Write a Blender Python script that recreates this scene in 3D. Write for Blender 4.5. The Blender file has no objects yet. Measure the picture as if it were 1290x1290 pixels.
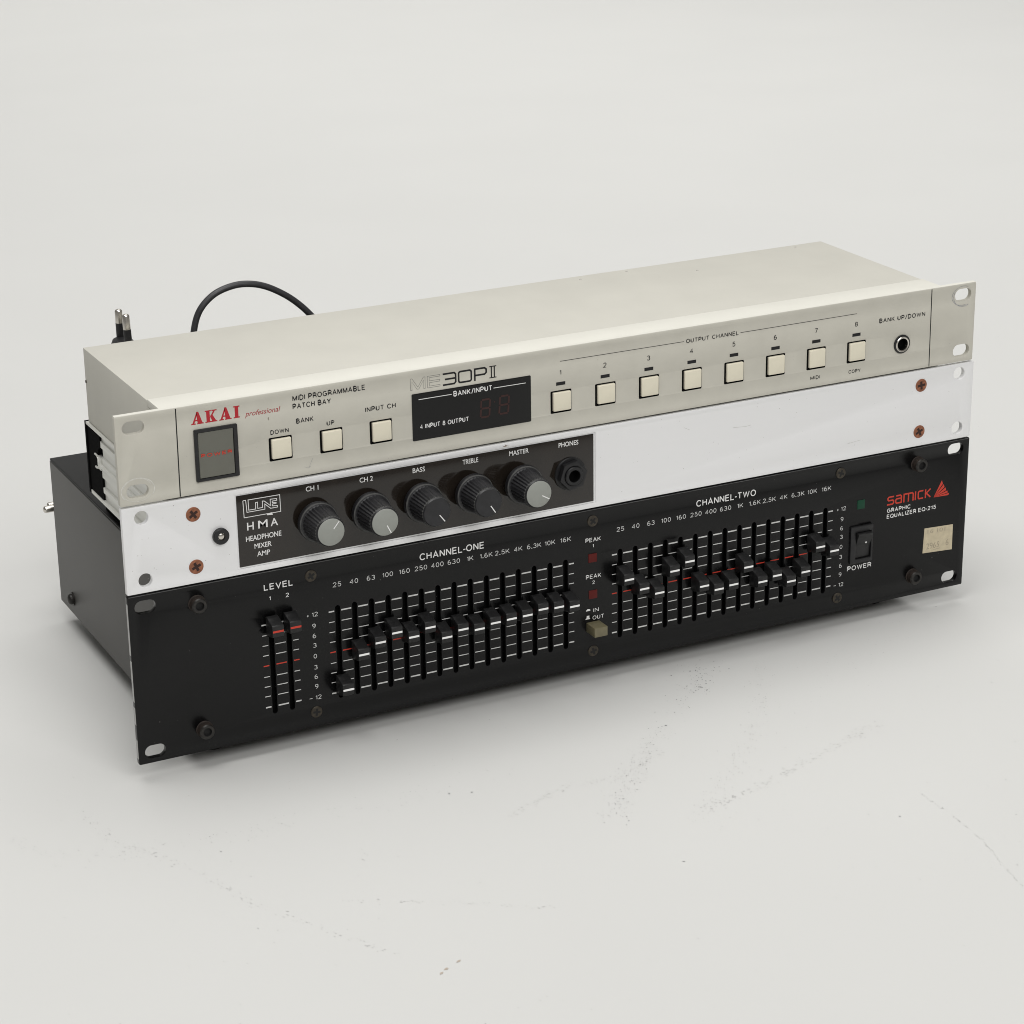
import bpy, bmesh, math, random
from mathutils import Vector, Matrix

# ------------------------------------------------------------------ camera, world, lights, exposure
SC = bpy.context.scene
COL = SC.collection
MM = 0.001
FLOOR = -8.5            # studio floor, in millimetres below the lowest front panel


def W(x, y, z):
    """front-panel millimetres -> world metres (floor at z = 0)"""
    return Vector((x * MM, y * MM, (z - FLOOR) * MM))


cam_d = bpy.data.cameras.new("camera")
cam = bpy.data.objects.new("camera", cam_d)
COL.objects.link(cam)
right = Vector((0.8931506, -0.449545, -0.01383))
down = Vector((-0.1679233, -0.3047863, -0.9375004))
fwd = Vector((0.4172335, 0.8396514, -0.3477092))
m = Matrix((right, -down, -fwd)).transposed().to_4x4()
m.translation = W(*(-304.463, -1017.679, 515.994))
cam.matrix_world = m
cam_d.sensor_width = 36.0
cam_d.lens = 3050.6 * 36.0 / 1290.0
cam_d.clip_start = 0.05
cam_d.clip_end = 60.0
SC.camera = cam

world = bpy.data.worlds.new("World")
SC.world = world
world.use_nodes = True
bg = world.node_tree.nodes["Background"]
bg.inputs[0].default_value = (1.0, 0.985, 0.955, 1)
bg.inputs[1].default_value = 0.19


def area(name, loc, target, size, watts, color, spread=180):
    d = bpy.data.lights.new(name, 'AREA')
    d.shape = 'RECTANGLE'
    d.size, d.size_y = size
    d.energy = watts
    d.color = color
    d.spread = math.radians(spread)
    o = bpy.data.objects.new(name, d)
    COL.objects.link(o)
    o.location = loc
    o.rotation_euler = (Vector(target) - Vector(loc)).to_track_quat('-Z', 'Y').to_euler()
    return o


area("overhead_softbox", (-0.30, 0.0, 2.3), (0.05, 0.1, 0.0), (1.6, 1.4), 33.5, (1.0, 0.992, 0.978))
area("front_fill", (0.15, -2.3, 2.0), (0.25, 0.0, 0.08), (1.8, 1.2), 41.0, (1.0, 0.992, 0.978))  # unseen fill lamp added to brighten the front panels
area("backdrop_fill", (1.2, 2.2, 2.9), (1.3, 2.25, 0.0), (4.2, 2.0), 37.0, (1.0, 0.992, 0.978), 100)  # unseen fill lamp added to even out the far floor and backdrop

SC.view_settings.view_transform = 'Standard'
SC.view_settings.look = 'None'
SC.view_settings.exposure = 0.0
SC.view_settings.gamma = 1.0
SC.view_settings.use_curve_mapping = False
SC.render.engine = 'CYCLES'
SC.cycles.filter_width = 1.0

# ------------------------------------------------------------------ materials


def s2l(c):
    return tuple((v / 255 / 12.92) if v / 255 <= 0.04045 else ((v / 255 + 0.055) / 1.055) ** 2.4 for v in c)


def mat(name, color, rough=0.5, metal=0.0, spec=0.5, var=0.0, var_scale=60.0, stretch=(1, 1, 1),
        bump=0.0, bump_scale=900.0, specks=None, rvar=0.0, coat=0.0):
    """principled material; var = soft tone variation, specks = (colour, scale, threshold)"""
    M = bpy.data.materials.new(name)
    M.use_nodes = True
    nt = M.node_tree
    P = nt.nodes["Principled BSDF"]
    P.inputs["Base Color"].default_value = (*color, 1)
    P.inputs["Roughness"].default_value = rough
    P.inputs["Metallic"].default_value = metal
    P.inputs["Specular IOR Level"].default_value = spec
    if coat:
        P.inputs["Coat Weight"].default_value = coat
        P.inputs["Coat Roughness"].default_value = 0.15
    tc = nt.nodes.new("ShaderNodeTexCoord")
    mp = nt.nodes.new("ShaderNodeMapping")
    mp.inputs["Scale"].default_value = stretch
    nt.links.new(tc.outputs["Object"], mp.inputs["Vector"])
    sock = None
    if var:
        n = nt.nodes.new("ShaderNodeTexNoise")
        n.inputs["Scale"].default_value = var_scale
        n.inputs["Detail"].default_value = 6
        nt.links.new(mp.outputs[0], n.inputs["Vector"])
        r = nt.nodes.new("ShaderNodeMapRange")
        r.inputs["From Min"].default_value = 0.3
        r.inputs["From Max"].default_value = 0.7
        r.inputs["To Min"].default_value = 1 - var
        r.inputs["To Max"].default_value = 1 + var
        nt.links.new(n.outputs["Fac"], r.inputs["Value"])
        mx = nt.nodes.new("ShaderNodeMix")
        mx.data_type = 'RGBA'
        mx.blend_type = 'MULTIPLY'
        mx.inputs[0].default_value = 1
        mx.inputs[6].default_value = (*color, 1)
        nt.links.new(r.outputs[0], mx.inputs[7])
        sock = mx.outputs[2]
        if rvar:
            r2 = nt.nodes.new("ShaderNodeMapRange")
            r2.inputs["From Min"].default_value = 0.3
            r2.inputs["From Max"].default_value = 0.7
            r2.inputs["To Min"].default_value = max(0.02, rough - rvar)
            r2.inputs["To Max"].default_value = rough + rvar
            nt.links.new(n.outputs["Fac"], r2.inputs["Value"])
            nt.links.new(r2.outputs[0], P.inputs["Roughness"])
    if specks:
        scol, sscale, thr = specks
        v = nt.nodes.new("ShaderNodeTexNoise")
        v.inputs["Scale"].default_value = sscale
        v.inputs["Detail"].default_value = 2
        nt.links.new(tc.outputs["Object"], v.inputs["Vector"])
        g = nt.nodes.new("ShaderNodeMapRange")
        g.inputs["From Min"].default_value = thr
        g.inputs["From Max"].default_value = thr + 0.03
        nt.links.new(v.outputs["Fac"], g.inputs["Value"])
        mx2 = nt.nodes.new("ShaderNodeMix")
        mx2.data_type = 'RGBA'
        nt.links.new(g.outputs[0], mx2.inputs[0])
        if sock:
            nt.links.new(sock, mx2.inputs[6])
        else:
            mx2.inputs[6].default_value = (*color, 1)
        mx2.inputs[7].default_value = (*scol, 1)
        sock = mx2.outputs[2]
    if sock:
        nt.links.new(sock, P.inputs["Base Color"])
    if bump:
        b = nt.nodes.new("ShaderNodeBump")
        b.inputs["Strength"].default_value = bump
        b.inputs["Distance"].default_value = 0.0002
        nb = nt.nodes.new("ShaderNodeTexNoise")
        nb.inputs["Scale"].default_value = bump_scale
        nb.inputs["Detail"].default_value = 3
        nt.links.new(mp.outputs[0], nb.inputs["Vector"])
        nt.links.new(nb.outputs["Fac"], b.inputs["Height"])
        nt.links.new(b.outputs[0], P.inputs["Normal"])
    return M


M = {}
M['floor'] = mat("white_studio_floor", (0.63, 0.63, 0.613), 0.65, spec=0.25, var=0.010, var_scale=5.0,
                 bump=0.10, bump_scale=420.0, specks=((0.42, 0.42, 0.41), 520.0, 0.77))
M['scuff'] = mat("scuff_grey", (0.33, 0.33, 0.33), 0.8, spec=0.2, var=0.4, var_scale=900)
M['scuff_pale'] = mat("scuff_pale", (0.565, 0.565, 0.55), 0.7, spec=0.2, var=0.1, var_scale=500)
M['scuff_tan'] = mat("scuff_tan", (0.47, 0.41, 0.35), 0.8, spec=0.2)
M['beige'] = mat("beige_panel_paint", (0.54, 0.523, 0.460), 0.48, spec=0.35, var=0.03, var_scale=90, bump=0.05,
                 bump_scale=2500, specks=((0.25, 0.22, 0.18), 260.0, 0.80))
M['beige_cover'] = mat("beige_cover_paint", (0.55, 0.537, 0.482), 0.65, spec=0.2, var=0.025, var_scale=40, bump=0.05,
                       bump_scale=2500, specks=((0.33, 0.31, 0.27), 150.0, 0.80))
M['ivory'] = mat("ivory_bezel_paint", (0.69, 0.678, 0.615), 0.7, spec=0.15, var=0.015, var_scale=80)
M['cream'] = mat("cream_plastic", (0.74, 0.695, 0.56), 0.4, spec=0.45, var=0.02, var_scale=200)
M['grey_plastic'] = mat("grey_plastic", (0.13, 0.13, 0.108), 0.35, spec=0.5, var=0.03, var_scale=200)
M['black_plastic'] = mat("black_plastic", (0.012, 0.012, 0.013), 0.4, spec=0.4, var=0.2, var_scale=300)
M['void'] = mat("matt_black_and_shade", (0.004, 0.004, 0.004), 0.9, spec=0.05)
M['ink'] = mat("dark_print", (0.012, 0.012, 0.013), 0.6, spec=0.3)
M['ink_thin'] = mat("grey_print", (0.13, 0.13, 0.125), 0.6, spec=0.3)
M['red_ink'] = mat("red_print", (0.43, 0.022, 0.03), 0.5, spec=0.3)
M['red_text'] = mat("dull_red_print", (0.36, 0.06, 0.06), 0.5, spec=0.3)
M['orange_red'] = mat("bright_red_print", (0.55, 0.05, 0.03), 0.5, spec=0.3)
M['glass'] = mat("smoked_window", (0.010, 0.010, 0.010), 0.22, spec=0.22)
M['segment'] = mat("unlit_segment", (0.046, 0.021, 0.019), 0.5, spec=0.2)
M['white_ink'] = mat("white_print", (0.78, 0.78, 0.77), 0.5, spec=0.3)
M['alu'] = mat("brushed_aluminium", (0.83, 0.83, 0.835), 0.42, metal=0.15, spec=0.4, var=0.005, var_scale=30,
               stretch=(0.6, 8, 10), bump=0.03, bump_scale=1500, rvar=0.02,
               specks=((0.36, 0.34, 0.31), 210.0, 0.79))
M['alu_bare'] = mat("extruded_aluminium", (0.66, 0.66, 0.62), 0.45, metal=0.4, var=0.06, var_scale=60, stretch=(6, 0.5, 6))
M['label'] = mat("dark_label_plate", (0.016, 0.0125, 0.0098), 0.09, spec=0.52, var=0.12, var_scale=120, bump=0.02,
                 bump_scale=900, rvar=0.03)
M['knob'] = mat("charcoal_knob", (0.011, 0.011, 0.013), 0.42, spec=0.5, var=0.3, var_scale=250, bump=0.1,
                bump_scale=1500)
M['knob_edge'] = mat("worn_knob_edge", (0.06, 0.06, 0.058), 0.55, spec=0.4, var=0.4, var_scale=400)
M['knob_cap'] = mat("grey_knob_cap", (0.29, 0.30, 0.275), 0.5, spec=0.4, var=0.03, var_scale=300)
M['copper'] = mat("rusty_copper", (0.30, 0.12, 0.065), 0.5, metal=0.5, var=0.35, var_scale=600, bump=0.3,
                  bump_scale=1500)
M['copper_dark'] = mat("rusty_recess_shade", (0.035, 0.014, 0.010), 0.8)
M['steel'] = mat("nickel_steel", (0.62, 0.59, 0.54), 0.25, metal=1.0, var=0.05, var_scale=300)
M['black_metal'] = mat("black_panel_paint", (0.0036, 0.0036, 0.0038), 0.26, spec=0.27, var=0.08, var_scale=60,
                       bump=0.04, bump_scale=2000, specks=((0.06, 0.06, 0.055), 170.0, 0.80))
M['bare_edge'] = mat("bare_metal_edge", (0.45, 0.45, 0.44), 0.5, metal=0.4)
M['case'] = mat("grey_black_case_paint", (0.058, 0.056, 0.051), 0.5, spec=0.5, var=0.05, var_scale=35, bump=0.05,
                bump_scale=2500, specks=((0.13, 0.13, 0.125), 190.0, 0.80))
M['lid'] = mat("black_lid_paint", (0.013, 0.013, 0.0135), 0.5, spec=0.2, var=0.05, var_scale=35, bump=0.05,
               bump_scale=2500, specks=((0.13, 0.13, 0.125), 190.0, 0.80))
M['cap_black'] = mat("black_slider_cap", (0.0130, 0.0130, 0.0134), 0.42, spec=0.38, var=0.25, var_scale=300, bump=0.08,
                     bump_scale=2000)
M['bolt'] = mat("blackened_bolt", (0.02, 0.018, 0.016), 0.4, metal=0.3, spec=0.5, var=0.4, var_scale=500)
M['rust'] = mat("rusty_bolt_rim", (0.024, 0.016, 0.012), 0.7, metal=0.2, var=0.5, var_scale=700)
M['dark_screw'] = mat("dark_bronze_screw", (0.050, 0.042, 0.031), 0.45, metal=0.5, var=0.35, var_scale=600)
M['highlight_grey'] = mat("painted_edge_highlight", (0.07, 0.07, 0.07), 0.5, spec=0.4, var=0.5, var_scale=120)
M['washer_mark'] = mat("washer_rub_mark", (0.60, 0.59, 0.54), 0.5, spec=0.4, var=0.12, var_scale=700)
M['grey_mark'] = mat("grey_rub_mark", (0.36, 0.36, 0.36), 0.4, metal=0.2, var=0.4, var_scale=900)
M['pointer_white'] = mat("pointer_white", (0.93, 0.93, 0.92), 0.45, spec=0.4)
M['scale_ink'] = mat("worn_white_print", (0.60, 0.60, 0.59), 0.55, spec=0.3, var=0.15, var_scale=500)
M['dust'] = mat("pale_dust", (0.075, 0.075, 0.072), 0.8, spec=0.2)
M['grime'] = mat("grey_grime", (0.40, 0.39, 0.36), 0.7, spec=0.2, var=0.3, var_scale=800)
M['chip'] = mat("brown_chip", (0.28, 0.24, 0.21), 0.6, spec=0.3, var=0.3, var_scale=900)
M['recess'] = mat("screw_recess_shade", (0.006, 0.006, 0.006), 0.8)
M['red_lens'] = mat("dark_red_lens", (0.095, 0.011, 0.009), 0.5, spec=0.2)
M['green_lens'] = mat("dark_green_lens", (0.010, 0.055, 0.030), 0.5, spec=0.2)
M['olive'] = mat("olive_plastic", (0.155, 0.137, 0.080), 0.38, spec=0.5, var=0.08, var_scale=400)
M['paper'] = mat("aged_paper", (0.56, 0.49, 0.35), 0.8, spec=0.15, var=0.10, var_scale=350)
M['pencil'] = mat("faded_pencil", (0.38, 0.33, 0.25), 0.8, spec=0.1, var=0.25, var_scale=900)
M['rubber'] = mat("black_rubber", (0.015, 0.015, 0.016), 0.5, spec=0.4)
M['cable'] = mat("black_cable_sheath", (0.030, 0.030, 0.033), 0.42, spec=0.5, var=0.15, var_scale=200)

# ------------------------------------------------------------------ mesh helpers
WORLD = {}      # object -> world-space origin (metres)


def obj(name, bm, mats, parent=None, smooth=35):
    """link a bmesh (in panel millimetres) as one mesh object with its origin at its own centre"""
    if not isinstance(mats, (list, tuple)):
        mats = [mats]
    me = bpy.data.meshes.new(name)
    lo = [min(v.co[i] for v in bm.verts) for i in range(3)]
    hi = [max(v.co[i] for v in bm.verts) for i in range(3)]
    c = Vector([(a + b) / 2 for a, b in zip(lo, hi)])
    for v in bm.verts:
        v.co = (v.co - c) * MM
    bm.to_mesh(me)
    bm.free()
    for mm_ in mats:
        me.materials.append(mm_)
    if smooth:
        for p in me.polygons:
            p.use_smooth = True
        me.set_sharp_from_angle(angle=math.radians(smooth))
    o = bpy.data.objects.new(name, me)
    COL.objects.link(o)
    w = W(*c)
    place(o, w, parent)
    return o


def place(o, w, parent):
    WORLD[o.name] = w
    if parent is not None:
        o.parent = parent
        o.location = w - WORLD[parent.name]
    else:
        o.location = w


def thing(name, label, cat, base, group=None):
    o = bpy.data.objects.new(name, None)
    o.empty_display_size = 0.02
    COL.objects.link(o)
    place(o, W(*base), None)
    o['label'] = label
    o['category'] = cat
    if group:
        o['group'] = group
    return o


def dup(src, offset, parent):
    """copy a part and its sub-parts, moved by offset millimetres"""
    c = src.copy()
    COL.objects.link(c)
    w = WORLD[src.name] + Vector(offset) * MM
    place(c, w, parent)
    for ch in src.children:
        dup(ch, offset, c)
    return c


def BM():
    return bmesh.new()


def merge(dst, src, mi=0):
    off = len(dst.verts)
    vs = [dst.verts.new(v.co) for v in src.verts]
    src.verts.index_update()
    for f in src.faces:
        try:
            nf = dst.faces.new([vs[v.index] for v in f.verts])
            nf.material_index = mi
        except ValueError:
            pass
    src.free()


def box(bm, x0, x1, y0, y1, z0, z1, bev=0.0, mi=0, seg=2):
    t = bmesh.new()
    bmesh.ops.create_cube(t, size=1)
    for v in t.verts:
        v.co = Vector(((x0 + x1) / 2 + v.co.x * (x1 - x0), (y0 + y1) / 2 + v.co.y * (y1 - y0),
                       (z0 + z1) / 2 + v.co.z * (z1 - z0)))
    if bev:
        bmesh.ops.bevel(t, geom=t.edges[:], offset=bev, segments=seg, profile=0.5, affect='EDGES')
    merge(bm, t, mi)


def lathe(bm, cx, cz, prof, n=48, mi=0, axis='y', cap=True, flute=None, mis=None):
    """profile = [(radius, y)] turned about an axis along Y through (cx, cz)"""
    rings = []
    for k, (r, y) in enumerate(prof):
        ring = []
        for i in range(n):
            a = 2 * math.pi * i / n
            rr = r
            if flute and flute[0] <= k <= flute[1] and i % 2:
                rr = r - flute[2]
            ring.append(bm.verts.new((cx + rr * math.cos(a), y, cz + rr * math.sin(a))))
        rings.append(ring)
    for k in range(len(rings) - 1):
        a, b = rings[k], rings[k + 1]
        for i in range(n):
            f = bm.faces.new((a[i], a[(i + 1) % n], b[(i + 1) % n], b[i]))
            f.material_index = mis[k] if mis else mi
    if cap:
        f = bm.faces.new(rings[0]); f.material_index = mis[0] if mis else mi
        f = bm.faces.new(list(reversed(rings[-1]))); f.material_index = mis[-1] if mis else mi
    return bm


# ---- a plain grotesque alphabet drawn as pen strokes (capital height 1)


def arc(cx, cy, rx, ry, a0, a1, n=14):
    return [(cx + rx * math.cos(math.radians(a0 + (a1 - a0) * i / n)), cy + ry * math.sin(math.radians(a0 + (a1 - a0) * i / n)))
            for i in range(n + 1)]


def ring_(cx, cy, rx, ry):
    return arc(cx, cy, rx, ry, 90, 450, 26)


_P = [(0, 0), (0, 1), (.36, 1)] + arc(.36, .73, .25, .27, 90, -90) + [(.36, .46), (0, .46)]
GLYPH = {
    'A': (.72, [[(0, 0), (.36, 1), (.72, 0)], [(.12, .32), (.60, .32)]]),
    'B': (.63, [[(0, 0), (0, 1), (.36, 1)] + arc(.36, .765, .22, .235, 90, -90) + [(.36, .53), (0, .53)],
                [(.36, .53)] + arc(.37, .265, .26, .265, 90, -90) + [(.37, 0), (0, 0)]]),
    'C': (.72, [arc(.38, .5, .38, .5, 38, 322, 26)]),
    'D': (.66, [[(0, 0), (0, 1), (.26, 1)] + arc(.26, .5, .40, .5, 90, -90, 20) + [(.26, 0), (0, 0)]]),
    'E': (.56, [[(.55, 1), (0, 1), (0, 0), (.57, 0)], [(0, .53), (.52, .53)]]),
    'G': (.75, [arc(.38, .5, .38, .5, 40, 330, 26) + [(.75, .02)], [(.75, .02), (.75, .46), (.42, .46)]]),
    'H': (.62, [[(0, 0), (0, 1)], [(.62, 0), (.62, 1)], [(0, .53), (.62, .53)]]),
    'I': (.0, [[(0, 0), (0, 1)]]),
    'K': (.64, [[(0, 0), (0, 1)], [(.60, 1), (.02, .36)], [(.22, .56), (.64, 0)]]),
    'L': (.52, [[(0, 1), (0, 0), (.52, 0)]]),
    'M': (.80, [[(0, 0), (0, 1)], [(.02, 1), (.40, .06), (.78, 1)], [(.80, 1), (.80, 0)]]),
    'N': (.64, [[(0, 0), (0, 1)], [(.02, 1), (.62, 0)], [(.64, 0), (.64, 1)]]),
    'O': (.78, [ring_(.39, .5, .39, .5)]),
    'P': (.61, [_P]),
    'Q': (.78, [ring_(.39, .5, .39, .5), [(.46, .24), (.78, -.03)]]),
    'R': (.62, [_P, [(.34, .46), (.60, .30), (.61, 0)]]),
    'S': (.60, [arc(.30, .745, .28, .255, 15, 235, 16) + arc(.30, .265, .30, .265, 62, -165, 16)]),
    'T': (.62, [[(0, 1), (.62, 1)], [(.31, 1), (.31, 0)]]),
    'U': (.60, [[(0, 1), (0, .3)] + arc(.3, .3, .3, .3, 180, 360, 14) + [(.6, 1)]]),
    'V': (.70, [[(0, 1), (.35, 0), (.70, 1)]]),
    'W': (1.0, [[(0, 1), (.25, .03), (.5, .95)], [(.5, .95), (.75, .03), (1.0, 1)]]),
    'X': (.64, [[(0, 0), (.64, 1)], [(0, 1), (.64, 0)]]),
    'Y': (.66, [[(0, 1), (.33, .42), (.66, 1)], [(.33, .42), (.33, 0)]]),
    'Z': (.58, [[(.02, 1), (.58, 1), (0, 0), (.60, 0)]]),
    '0': (.52, [ring_(.26, .5, .26, .5)]),
    '1': (.22, [[(.22, 0), (.22, 1)], [(.02, .77), (.20, .90)]]),
    '2': (.54, [arc(.27, .73, .26, .27, 170, -35) + [(.0, 0), (.54, 0)]]),
    '3': (.54, [arc(.26, .76, .24, .24, 155, -90), arc(.26, .26, .28, .26, 90, -155)]),
    '4': (.56, [[(.40, 0), (.40, 1), (0, .30), (.56, .30)]]),
    '5': (.54, [[(.50, 1), (.10, 1), (.04, .50)] + arc(.26, .32, .28, .32, 135, -150)]),
    '6': (.54, [ring_(.27, .29, .26, .29), arc(.34, .45, .33, .55, 185, 78)]),
    '7': (.54, [[(0, 1), (.54, 1), (.20, 0)]]),
    '8': (.54, [ring_(.27, .765, .22, .235), ring_(.27, .265, .27, .265)]),
    '9': (.54, [ring_(.27, .71, .26, .29), arc(.20, .55, .33, .55, 5, -102)]),
    '-': (.32, [[(0, .38), (.32, .38)]]),
    '/': (.36, [[(0, -.06), (.36, 1.06)]]),
    '.': (.06, [[(0.03, -.06), (.03, .13)]]),
    ' ': (.16, []),
}


def gap(a, b, t):
    return .17 + t - (.13 if a == '-' or b == '-' else 0)


def print_width(body, t):
    return sum(GLYPH[c][0] for c in body) + sum(gap(a, b, t) for a, b in zip(body, body[1:])) + t


def print_text(bm, body, x0, x1, zb, cap, y=0.0, weight=.14, mi=0, rise=0.0):
    """grotesque lettering filling x0..x1, baseline zb, capital height cap (mm); weight = pen width / cap"""
    t = weight
    sx = (x1 - x0 - t * cap) / (print_width(body, t) - t)
    w = t * cap
    s = cap - w
    pen = 0.0
    for k, c in enumerate(body):
        gw, lines = GLYPH[c]
        for ln in lines:
            pts = [(x0 + w / 2 + (pen + px) * sx, zb + w / 2 + pz * s + rise * (pen * sx) / (x1 - x0)) for px, pz in ln]
            closed = len(pts) > 20 and (Vector(pts[0]) - Vector(pts[-1])).length < 1e-6
            stroke(bm, pts[:-1] if closed else pts, w if c != '.' else w * 1.7, y, closed, mi)
        pen += gw + (gap(c, body[k + 1], t) if k + 1 < len(body) else 0)


def print_centred(bm, body, cx, cz, cap, aspect=1.0, y=0.0, weight=.14, mi=0):
    wd = print_width(body, weight) * cap * aspect
    print_text(bm, body, cx - wd / 2, cx + wd / 2, cz - cap / 2, cap, y, weight, mi)


def fix(bm):
    bmesh.ops.recalc_face_normals(bm, faces=bm.faces[:])
    return bm


def prism_x(bm, poly, x0, x1, bev=0.0, mi=0):
    """polygon [(y,z)] extruded along X"""
    t = bmesh.new()
    a = [t.verts.new((x0, y, z)) for y, z in poly]
    b = [t.verts.new((x1, y, z)) for y, z in poly]
    n = len(poly)
    t.faces.new(a)
    t.faces.new(list(reversed(b)))
    for i in range(n):
        t.faces.new((a[i], b[i], b[(i + 1) % n], a[(i + 1) % n]))
    bmesh.ops.recalc_face_normals(t, faces=t.faces[:])
    if bev:
        bmesh.ops.bevel(t, geom=t.edges[:], offset=bev, segments=2, profile=0.5, affect='EDGES')
    merge(bm, t, mi)


def prism_y(bm, poly, y0, y1, mi=0, bev=0.0):
    """polygon [(x,z)] extruded along Y"""
    t = bmesh.new()
    a = [t.verts.new((x, y0, z)) for x, z in poly]
    b = [t.verts.new((x, y1, z)) for x, z in poly]
    n = len(poly)
    t.faces.new(a)
    t.faces.new(list(reversed(b)))
    for i in range(n):
        t.faces.new((a[i], b[i], b[(i + 1) % n], a[(i + 1) % n]))
    bmesh.ops.recalc_face_normals(t, faces=t.faces[:])
    if bev:
        bmesh.ops.bevel(t, geom=t.edges[:], offset=bev, segments=2, profile=0.5, affect='EDGES')
    merge(bm, t, mi)


def rrect(x0, x1, z0, z1, r, n=6):
    pts = []
    for cx, cz, a0 in ((x1 - r, z1 - r, 0), (x0 + r, z1 - r, 90), (x0 + r, z0 + r, 180), (x1 - r, z0 + r, 270)):
        for i in range(n + 1):
            a = math.radians(a0 + 90 * i / n)
            pts.append((cx + r * math.cos(a), cz + r * math.sin(a)))
    return pts


def circle(cx, cz, r, n=32):
    return [(cx + r * math.cos(2 * math.pi * i / n), cz + r * math.sin(2 * math.pi * i / n)) for i in range(n)]


def slot(cx, cz, w, h):
    return rrect(cx - w / 2, cx + w / 2, cz - h / 2, cz + h / 2, min(w, h) / 2 - 0.01, 8)


def curve_mesh(cu):
    o = bpy.data.objects.new("tmp", cu)
    COL.objects.link(o)
    dg = bpy.context.evaluated_depsgraph_get()
    dg.update()
    me = bpy.data.meshes.new_from_object(o.evaluated_get(dg))
    bpy.data.objects.remove(o)
    bpy.data.curves.remove(cu)
    return me


def plate(bm, outer, holes, y0, y1, bev=0.15, mi=0):
    """flat plate in the XZ plane with real through holes and slightly eased edges"""
    cu = bpy.data.curves.new("plate", 'CURVE')
    cu.dimensions = '2D'
    cu.fill_mode = 'BOTH'
    cu.extrude = (y1 - y0) / 2 - bev
    cu.bevel_depth = bev
    cu.bevel_resolution = 1
    cu.offset = -bev
    for loop in [outer] + holes:
        sp = cu.splines.new('POLY')
        sp.points.add(len(loop) - 1)
        for p, (x, z) in zip(sp.points, loop):
            p.co = (x, z, 0, 1)
        sp.use_cyclic_u = True
    me = curve_mesh(cu)
    t = bmesh.new()
    t.from_mesh(me)
    bpy.data.meshes.remove(me)
    ym = (y0 + y1) / 2
    for v in t.verts:
        x, z, h = v.co
        v.co = (x, ym - h, z)
    bmesh.ops.remove_doubles(t, verts=t.verts[:], dist=0.0005)
    bmesh.ops.recalc_face_normals(t, faces=t.faces[:])
    merge(bm, t, mi)


def glyphs(body, bold=0.0, shear=0.0):
    cu = bpy.data.curves.new("txt", 'FONT')
    cu.body = body
    cu.size = 1
    cu.offset = bold
    cu.shear = shear
    cu.resolution_u = 4
    me = curve_mesh(cu)
    t = bmesh.new()
    t.from_mesh(me)
    bpy.data.meshes.remove(me)
    return t


def bbox2(t):
    xs = [v.co.x for v in t.verts]
    ys = [v.co.y for v in t.verts]
    return min(xs), max(xs), min(ys), max(ys)


_h = glyphs("H")
CAPH = bbox2(_h)[3] - bbox2(_h)[2]
_h.free()
PRINT = -0.05          # print lies this far (mm) in front of its surface


def text(bm, body, x0, x1, zb, cap, y=0.0, bold=0.012, shear=0.0, mi=0, rise=0.0):
    """printed text filling x0..x1 with baseline zb and capital height cap; rise = baseline climb"""
    t = glyphs(body, bold, shear)
    a, b, c, d = bbox2(t)
    sx = (x1 - x0) / (b - a)
    sz = cap / CAPH
    for v in t.verts:
        fx = (v.co.x - a) * sx
        v.co = (x0 + fx, y + PRINT, zb + v.co.y * sz + rise * fx / (x1 - x0))
    merge(bm, t, mi)


def ctext(bm, body, cx, cz, cap, aspect=1.0, y=0.0, bold=0.012, mi=0):
    """text centred on (cx, cz)"""
    t = glyphs(body, bold)
    a, b, c, d = bbox2(t)
    s = cap / CAPH
    w = (b - a) * s * aspect
    t.free()
    text(bm, body, cx - w / 2, cx + w / 2, cz - cap / 2, cap, y, bold, 0.0, mi)


_ink = [0]


def stroke(bm, pts, w, y=0.0, closed=False, mi=0):
    """printed line of width w along [(x,z)] with mitred corners"""
    _ink[0] = (_ink[0] + 1) % 7
    yy = y + PRINT - 0.004 * _ink[0]
    n = len(pts)
    P = [Vector(p) for p in pts]
    L, R = [], []
    for i in range(n):
        if closed:
            d0 = (P[i] - P[i - 1]).normalized()
            d1 = (P[(i + 1) % n] - P[i]).normalized()
        else:
            d0 = (P[i] - P[i - 1]).normalized() if i else (P[1] - P[0]).normalized()
            d1 = (P[i + 1] - P[i]).normalized() if i < n - 1 else d0
        n0 = Vector((-d0.y, d0.x))
        n1 = Vector((-d1.y, d1.x))
        k = (n0 + n1)
        k = k / max(0.35, k.length_squared / 2) if k.length > 1e-6 else n0
        L.append(bm.verts.new((P[i].x + k.x * w / 2, yy, P[i].y + k.y * w / 2)))
        R.append(bm.verts.new((P[i].x - k.x * w / 2, yy, P[i].y - k.y * w / 2)))
    for i in range(n if closed else n - 1):
        j = (i + 1) % n
        f = bm.faces.new((R[i], R[j], L[j], L[i]))
        f.material_index = mi


def flat(bm, poly, y=0.0, mi=0):
    f = bm.faces.new([bm.verts.new((x, y + PRINT, z)) for x, z in poly])
    f.material_index = mi


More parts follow.
